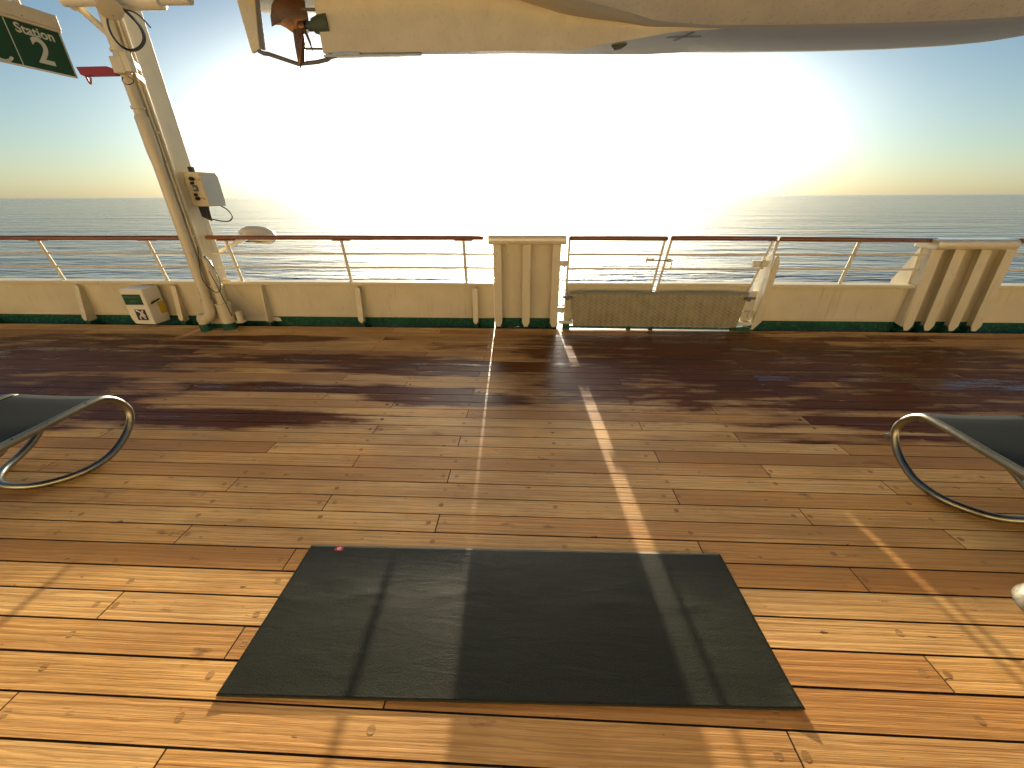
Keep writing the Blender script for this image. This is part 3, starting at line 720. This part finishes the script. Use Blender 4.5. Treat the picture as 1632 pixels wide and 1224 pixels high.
b = MB(); b.box((-2.46, YB-.03, 3.128), (-1.3, YB+.03, 3.150)); b.build('keel_shoe', galv, lb, .003)
k0 = at(532, 85, YB)
MB().box((k0.x, YB-.062, k0.z-.03), (at(577, 90, YB).x, YB+.03, k0.z-.002)).build('shoe_plate', galv, lb, .003)
def pxt(pts, r, name, mat, Y=YB): return MB().tube([at(x, y, Y) for x, y in pts], r, 8).build(name, mat, lb)
pxt([(412, 81), (420, 85), (428, 86), (475, 102), (505, 99), (522, 95), (527, 91), (536, 89)], .022, 'guard_bar', darksteel)
pxt([(478, 77.5), (532, 78)], .011, 'guard_stay', darksteel)
pxt([(470, 15), (520, 15.5)], .016, 'guard_stay', darksteel)
pxt([(519, 15), (519, 24)], .012, 'guard_stay', darksteel)
pxt([(478, 40), (483, 70), (482, 102)], [.035, .028, .028], 'guard_strut', bronze, YB+.03)
q = [at(x, y, YB-.02) for x, y in ((379, -40), (377, 0), (401, 84), (413, 78), (405, -10), (402, -40))]
MB().prism(q, (0, .05, 0)).build('rudder', boatm, lb, .006)
q = [at(x, y, YB-.01) for x, y in ((402, -20), (404, 0), (415, 78), (421, 79), (411, 0), (409, -20))]
MB().prism(q, (0, .04, 0)).build('rudder_stock', darksteel, lb, .004)
# stern gear : tapered bearing housing and propeller
c1 = at(487, 43, YB); c2 = at(528, 38, YB)
d = (c2-c1)
b = MB(); b.tube([c1, c1+d*.08, c1+d*.1, c1+d*.3, c1+d*.32, c1+d*.6, c1+d*.95], [.022, .022, .045, .048, .068, .095, .10], 14); b.build('shaft_housing', dkgreen, lb)
b = MB(); b.tube([c1-d*.28, c1-d*.2, c1+d*.02], [.02, .06, .055], 14); b.build('propeller_hub', bronze, lb)
def blade(out_, Y, th, name='propeller_blade', curl=.05):
    """closed outline in px -> thick twisted blade"""
    P3 = [at(x, y, Y) for x, y in out_]; c = sum(P3, Vector())/len(P3); root = c1-d*.1
    b = MB(); A = []; Bk = []; A2 = []; B2 = []
    for p_ in P3:
        k = (p_-root).length
        off = curl*math.sin((p_.x-c.x)*9)
        A.append(b.bm.verts.new(p_+Vector((0, off, 0)))); Bk.append(b.bm.verts.new(p_+Vector((0, off+th*.25, 0))))
        pi = c+(p_-c)*.6; A2.append(b.bm.verts.new(pi+Vector((0, off*.6-th, 0)))); B2.append(b.bm.verts.new(pi+Vector((0, off*.6+th, 0))))
    n = len(P3); ca = b.bm.verts.new(c+Vector((0, -th*1.4, 0))); cb = b.bm.verts.new(c+Vector((0, th*1.4, 0)))
    for i in range(n):
        j = (i+1) % n
        b.bm.faces.new([A[i], A[j], A2[j], A2[i]]); b.bm.faces.new([Bk[j], Bk[i], B2[i], B2[j]]); b.bm.faces.new([A[j], A[i], Bk[i], Bk[j]])
        b.bm.faces.new([A2[i], A2[j], ca]); b.bm.faces.new([B2[j], B2[i], cb])
    return b.build(name, bronze, lb, ang=60)
blade([(437, 45), (435, 28), (437, 10), (444, -6), (455, -18), (468, -14), (480, 2), (487, 20), (488, 32), (484, 40), (474, 47), (466, 52), (458, 46), (450, 42), (443, 42)], YB-.04, .02)
blade([(467, 48), (471, 76), (475, 98), (480, 111), (482, 92), (482, 70), (483, 50), (478, 42)], YB-.06, .012, curl=.02)
blade([(482, 44), (488, 58), (494, 72), (499, 85), (495, 66), (489, 50), (485, 44)], YB-.05, .012, curl=.02)
blade([(476, -40), (484, -10), (487, 20), (482, 35), (474, 30), (468, 0), (466, -30)], YB+.05, .012, curl=.02)
# little fittings under the hull
q = [at(x, y, 5.55) for x, y in ((975, 72), (979, 68), (994, 67), (1000, 70), (990, 77), (978, 79))]
MB().prism(q, (0, .04, 0)).build('drain_flap', dkgreen, lb, .003)
q = [at(x, y, 5.9) for x, y in ((962, 80), (974, 79), (967, 85), (962, 84))]
MB().prism(q, (0, .04, 0)).build('drain_flap', dkgreen, lb, .003)
b = MB()
def hullz(X, dy): 
    zh = zhull(X); return zh+.008
X0 = at(1085, 75, 5.5).x
b.prism([(X0-.17, 5.47, 0), (X0+.20, 5.49, 0), (X0+.20, 5.52, 0), (X0-.17, 5.50, 0)], (0, 0, .002))
b.prism([(X0-.03, 5.62, 0), (X0-.06, 5.60, 0), (X0+.06, 5.36, 0), (X0+.09, 5.38, 0)], (0, 0, .0025))
for v_ in b.bm.verts: v_.co.z += min(zhull(v_.co.x), zbot(v_.co.x, YB+.36)+max(0, v_.co.x-1.3)*.045)-.006
b.build('tape_cross', taupe, lb)

# ------------------------------------------------------------------ loungers
def lounger(mir, label):
    """local frame: rail side nearest the mat at x=0, lounger extends to -x (mir=1) ; mirrored for the other"""
    sgn = 1 if mir else -1
    ox = -2.87 if mir else 2.42
    yo = 0 if mir else -.04
    r = thing('sun_lounger', (ox-sgn*.33, 1.2, 0), label, 'sun lounger', 'steel framed sun loungers on the deck')
    def Wp(x, y, z): return (ox-sgn*x, y+yo, z)
    W_ = .66
    def side(xr, flip):
        # top rail, end bend, sled base turning inboard
        s_ = 1 if not flip else -1
        return [Wp(xr, .42, .40), Wp(xr, 1.2, .415), Wp(xr, 1.75, .428), Wp(xr, 2.10, .435), Wp(xr+s_*.004, 2.20, .412), Wp(xr+s_*.004, 2.265, .345), Wp(xr, 2.285, .26),
                Wp(xr, 2.24, .17), Wp(xr+s_*.003, 2.15, .095), Wp(xr+s_*.012, 2.03, .042), Wp(xr+s_*.06, 1.89, .022)]
    a = side(0, False); c = side(W_, True)
    full = a + [Wp(.18, 1.78, .021), Wp(.33, 1.75, .021), Wp(W_-.18, 1.78, .021)] + c[::-1]
    MB().tube(curve(full, 6), .0225, 14).build('frame', chair, r, ang=60)
    # rear sled legs
    full = [Wp(.0, .42, .40), Wp(0, .36, .36), Wp(0, .34, .25), Wp(.01, .40, .10), Wp(.05, .52, .022), Wp(.33, .60, .021), Wp(W_-.05, .52, .022), Wp(W_-.01, .40, .10), Wp(W_, .34, .25), Wp(W_, .36, .36), Wp(W_, .42, .40)]
    MB().tube(curve(full, 6), .0225, 12).build('rear_leg', chair, r, ang=60)
    for x in (.012,): pass
    # cross tube under the sling
    MB().tube([Wp(.01, 1.62, .40), Wp(.10, 1.60, .34), Wp(.3, 1.59, .33), Wp(W_-.1, 1.60, .34), Wp(W_-.01, 1.62, .40)], .016, 10).build('cross_tube', chair, r)
    # rubber foot pads
    MB().tube([Wp(W_-.15, 1.785, .020), Wp(W_-.09, 1.80, .020)], .026, 12).build('foot_pad', blk, r)
    # sling
    b = MB(); nx, ny = 12, 24; g_ = []
    for j in range(ny+1):
        y = .46+(2.215-.46)*j/ny
        zt = .417 + .012*min(1, max(0, (y-1.0)))
        g_.append([b.bm.verts.new(Wp(.006+(W_-.012)*i/nx, y, zt+.012-.010*math.sin(math.pi*i/nx)-(.012 if j == ny else 0))) for i in range(nx+1)])
    for j in range(ny):
        for i in range(nx): b.bm.faces.new([g_[j][i], g_[j][i+1], g_[j+1][i+1], g_[j+1][i]])
    o = b.build('sling', sling, r, ang=60)
    so_ = o.modifiers.new('s', 'SOLIDIFY'); so_.thickness = .004
    for x in (.03, W_-.03):
        b = MB(); pts_ = [Wp(x, .47+(2.17-.47)*j/12, .4315+.012*min(1, max(0, (.47+(2.17-.47)*j/12)-1.0))-.010*math.sin(math.pi*x/W_)) for j in range(13)]
        b.tube(pts_, .0032, 6); b.build('hem', sling, r)
    # edge tube wrap at the far end
    MB().tube([Wp(.01, 2.195, .396), Wp(W_-.01, 2.195, .396)], .013, 10).build('end_bar', chair, r)
    if not mir:
        MB().tube([Wp(-.03, 2.30, .20), Wp(.0, 2.31, .20)], .016, 8).build('bolt_cap', darksteel, r)
    return r
lounger(True, 'steel tube lounger with black sling at the left edge')
lounger(False, 'steel tube lounger with black sling at the right edge')
pd = thing('steel_pedestal', (2.34, 1.16, 0), 'brushed steel flared pedestal foot cut off by the right edge', 'pedestal')
b = MB(); b.tube([(2.34, 1.16, z) for z in (0, .012, .05, .12, .22, .38)], [.150, .150, .135, .112, .095, .085], 36); b.build('flared_base', steel, pd, ang=50)
MB().tube([(2.34, 1.16, .38), (2.34, 1.16, .395), (2.34, 1.16, .41)], [.11, .15, .15], 36).build('top_plate', steel, pd)

# ------------------------------------------------------------------ exercise mat
c_ = [Vector((-1.121, 1.396, 0)), Vector((.994, 1.427, 0)), Vector((1.001, .762, 0)), Vector((-1.124, .716, 0))]   # TL TR BR BL
mt = thing('exercise_mat', (-.06, 1.08, 0), 'long dark green exercise mat lying on the planks', 'mat')
b = MB(); NX, NY = 160, 64; top = []
def mz(u, v_):
    z = .0058
    if v_ > .93: z += .0012*((v_-.93)/.07)**2*(.7+.3*math.sin(u*9))
    cr = max(0, (u-.965)/.035)*max(0, (v_-.86)/.14); z += .007*cr
    cl = max(0, (.03-u)/.03)*max(0, (v_-.9)/.10); z += .002*cl
    vc = .40+.035*math.sin(u*9+1)+.02*math.sin(u*23); z += .0013*max(0, 1-abs(v_-vc)*22)*(.55+.45*math.sin(u*31+2*math.sin(u*7)))*(1 if u < .42 or u > .62 else .35); z += .0009*math.sin(u*37+v_*3)*max(0, 1-abs(v_-.38)*9)+.0008*math.sin(u*14+1)*math.sin(v_*9)
    return z
for j in range(NY+1):
    row = []
    for i in range(NX+1):
        u, v_ = i/NX, j/NY
        # rounded corners
        p_ = (c_[0]*(1-u)+c_[1]*u)*(1-v_)+(c_[3]*(1-u)+c_[2]*u)*v_
        row.append(b.bm.verts.new((p_.x, p_.y, mz(u, v_))))
    top.append(row)
for j in range(NY):
    for i in range(NX): b.bm.faces.new([top[j][i], top[j+1][i], top[j+1][i+1], top[j][i+1]])
o = b.build('mat_body', matm, mt, ang=60)
s_ = o.modifiers.new('s', 'SOLIDIFY'); s_.thickness = .0045; s_.offset = -1
# maker's mark : small red square with a pale four-petal flower
lc = Vector((-.965, 1.382, .0072))
MB().box(lc+Vector((-.022, -.016, -.001)), lc+Vector((.022, .012, 0))).build('logo_patch', redlogo, mt)
b = MB()
for k in range(5):
    a = k*math.pi*.4+.3
    p_ = lc+Vector((math.cos(a)*.0072, math.sin(a)*.0066-.002, .0005))
    b.prism([p_+Vector((math.cos(q_*math.pi/5)*.0048, math.sin(q_*math.pi/5)*.0044, 0)) for q_ in range(10)], (0, 0, .0005))
b.build('logo_flower', pinkw, mt)

# ------------------------------------------------------------------ ship behind and above the photographer
hs = thing('deckhouse', (0, -3.2, 0), 'cream deckhouse wall and overhang behind the photographer', 'deckhouse')
MB().box((-13, -3.4, -.05), (13, -3.2, 3.45)).build('wall', cream, hs)
OV = -.8
MB().box((-13, -3.2, 3.42), (13, OV, 3.55)).build('overhang', cream, hs)
for X in (-8.5, -6.2, -3.85, -1.5, 2, 5.5, 9):
    MB().box((X-.05, -3.19, 3.28), (X+.05, OV-.02 if X != -3.85 else 3.75, 3.4195)).build('beam', cream, hs)
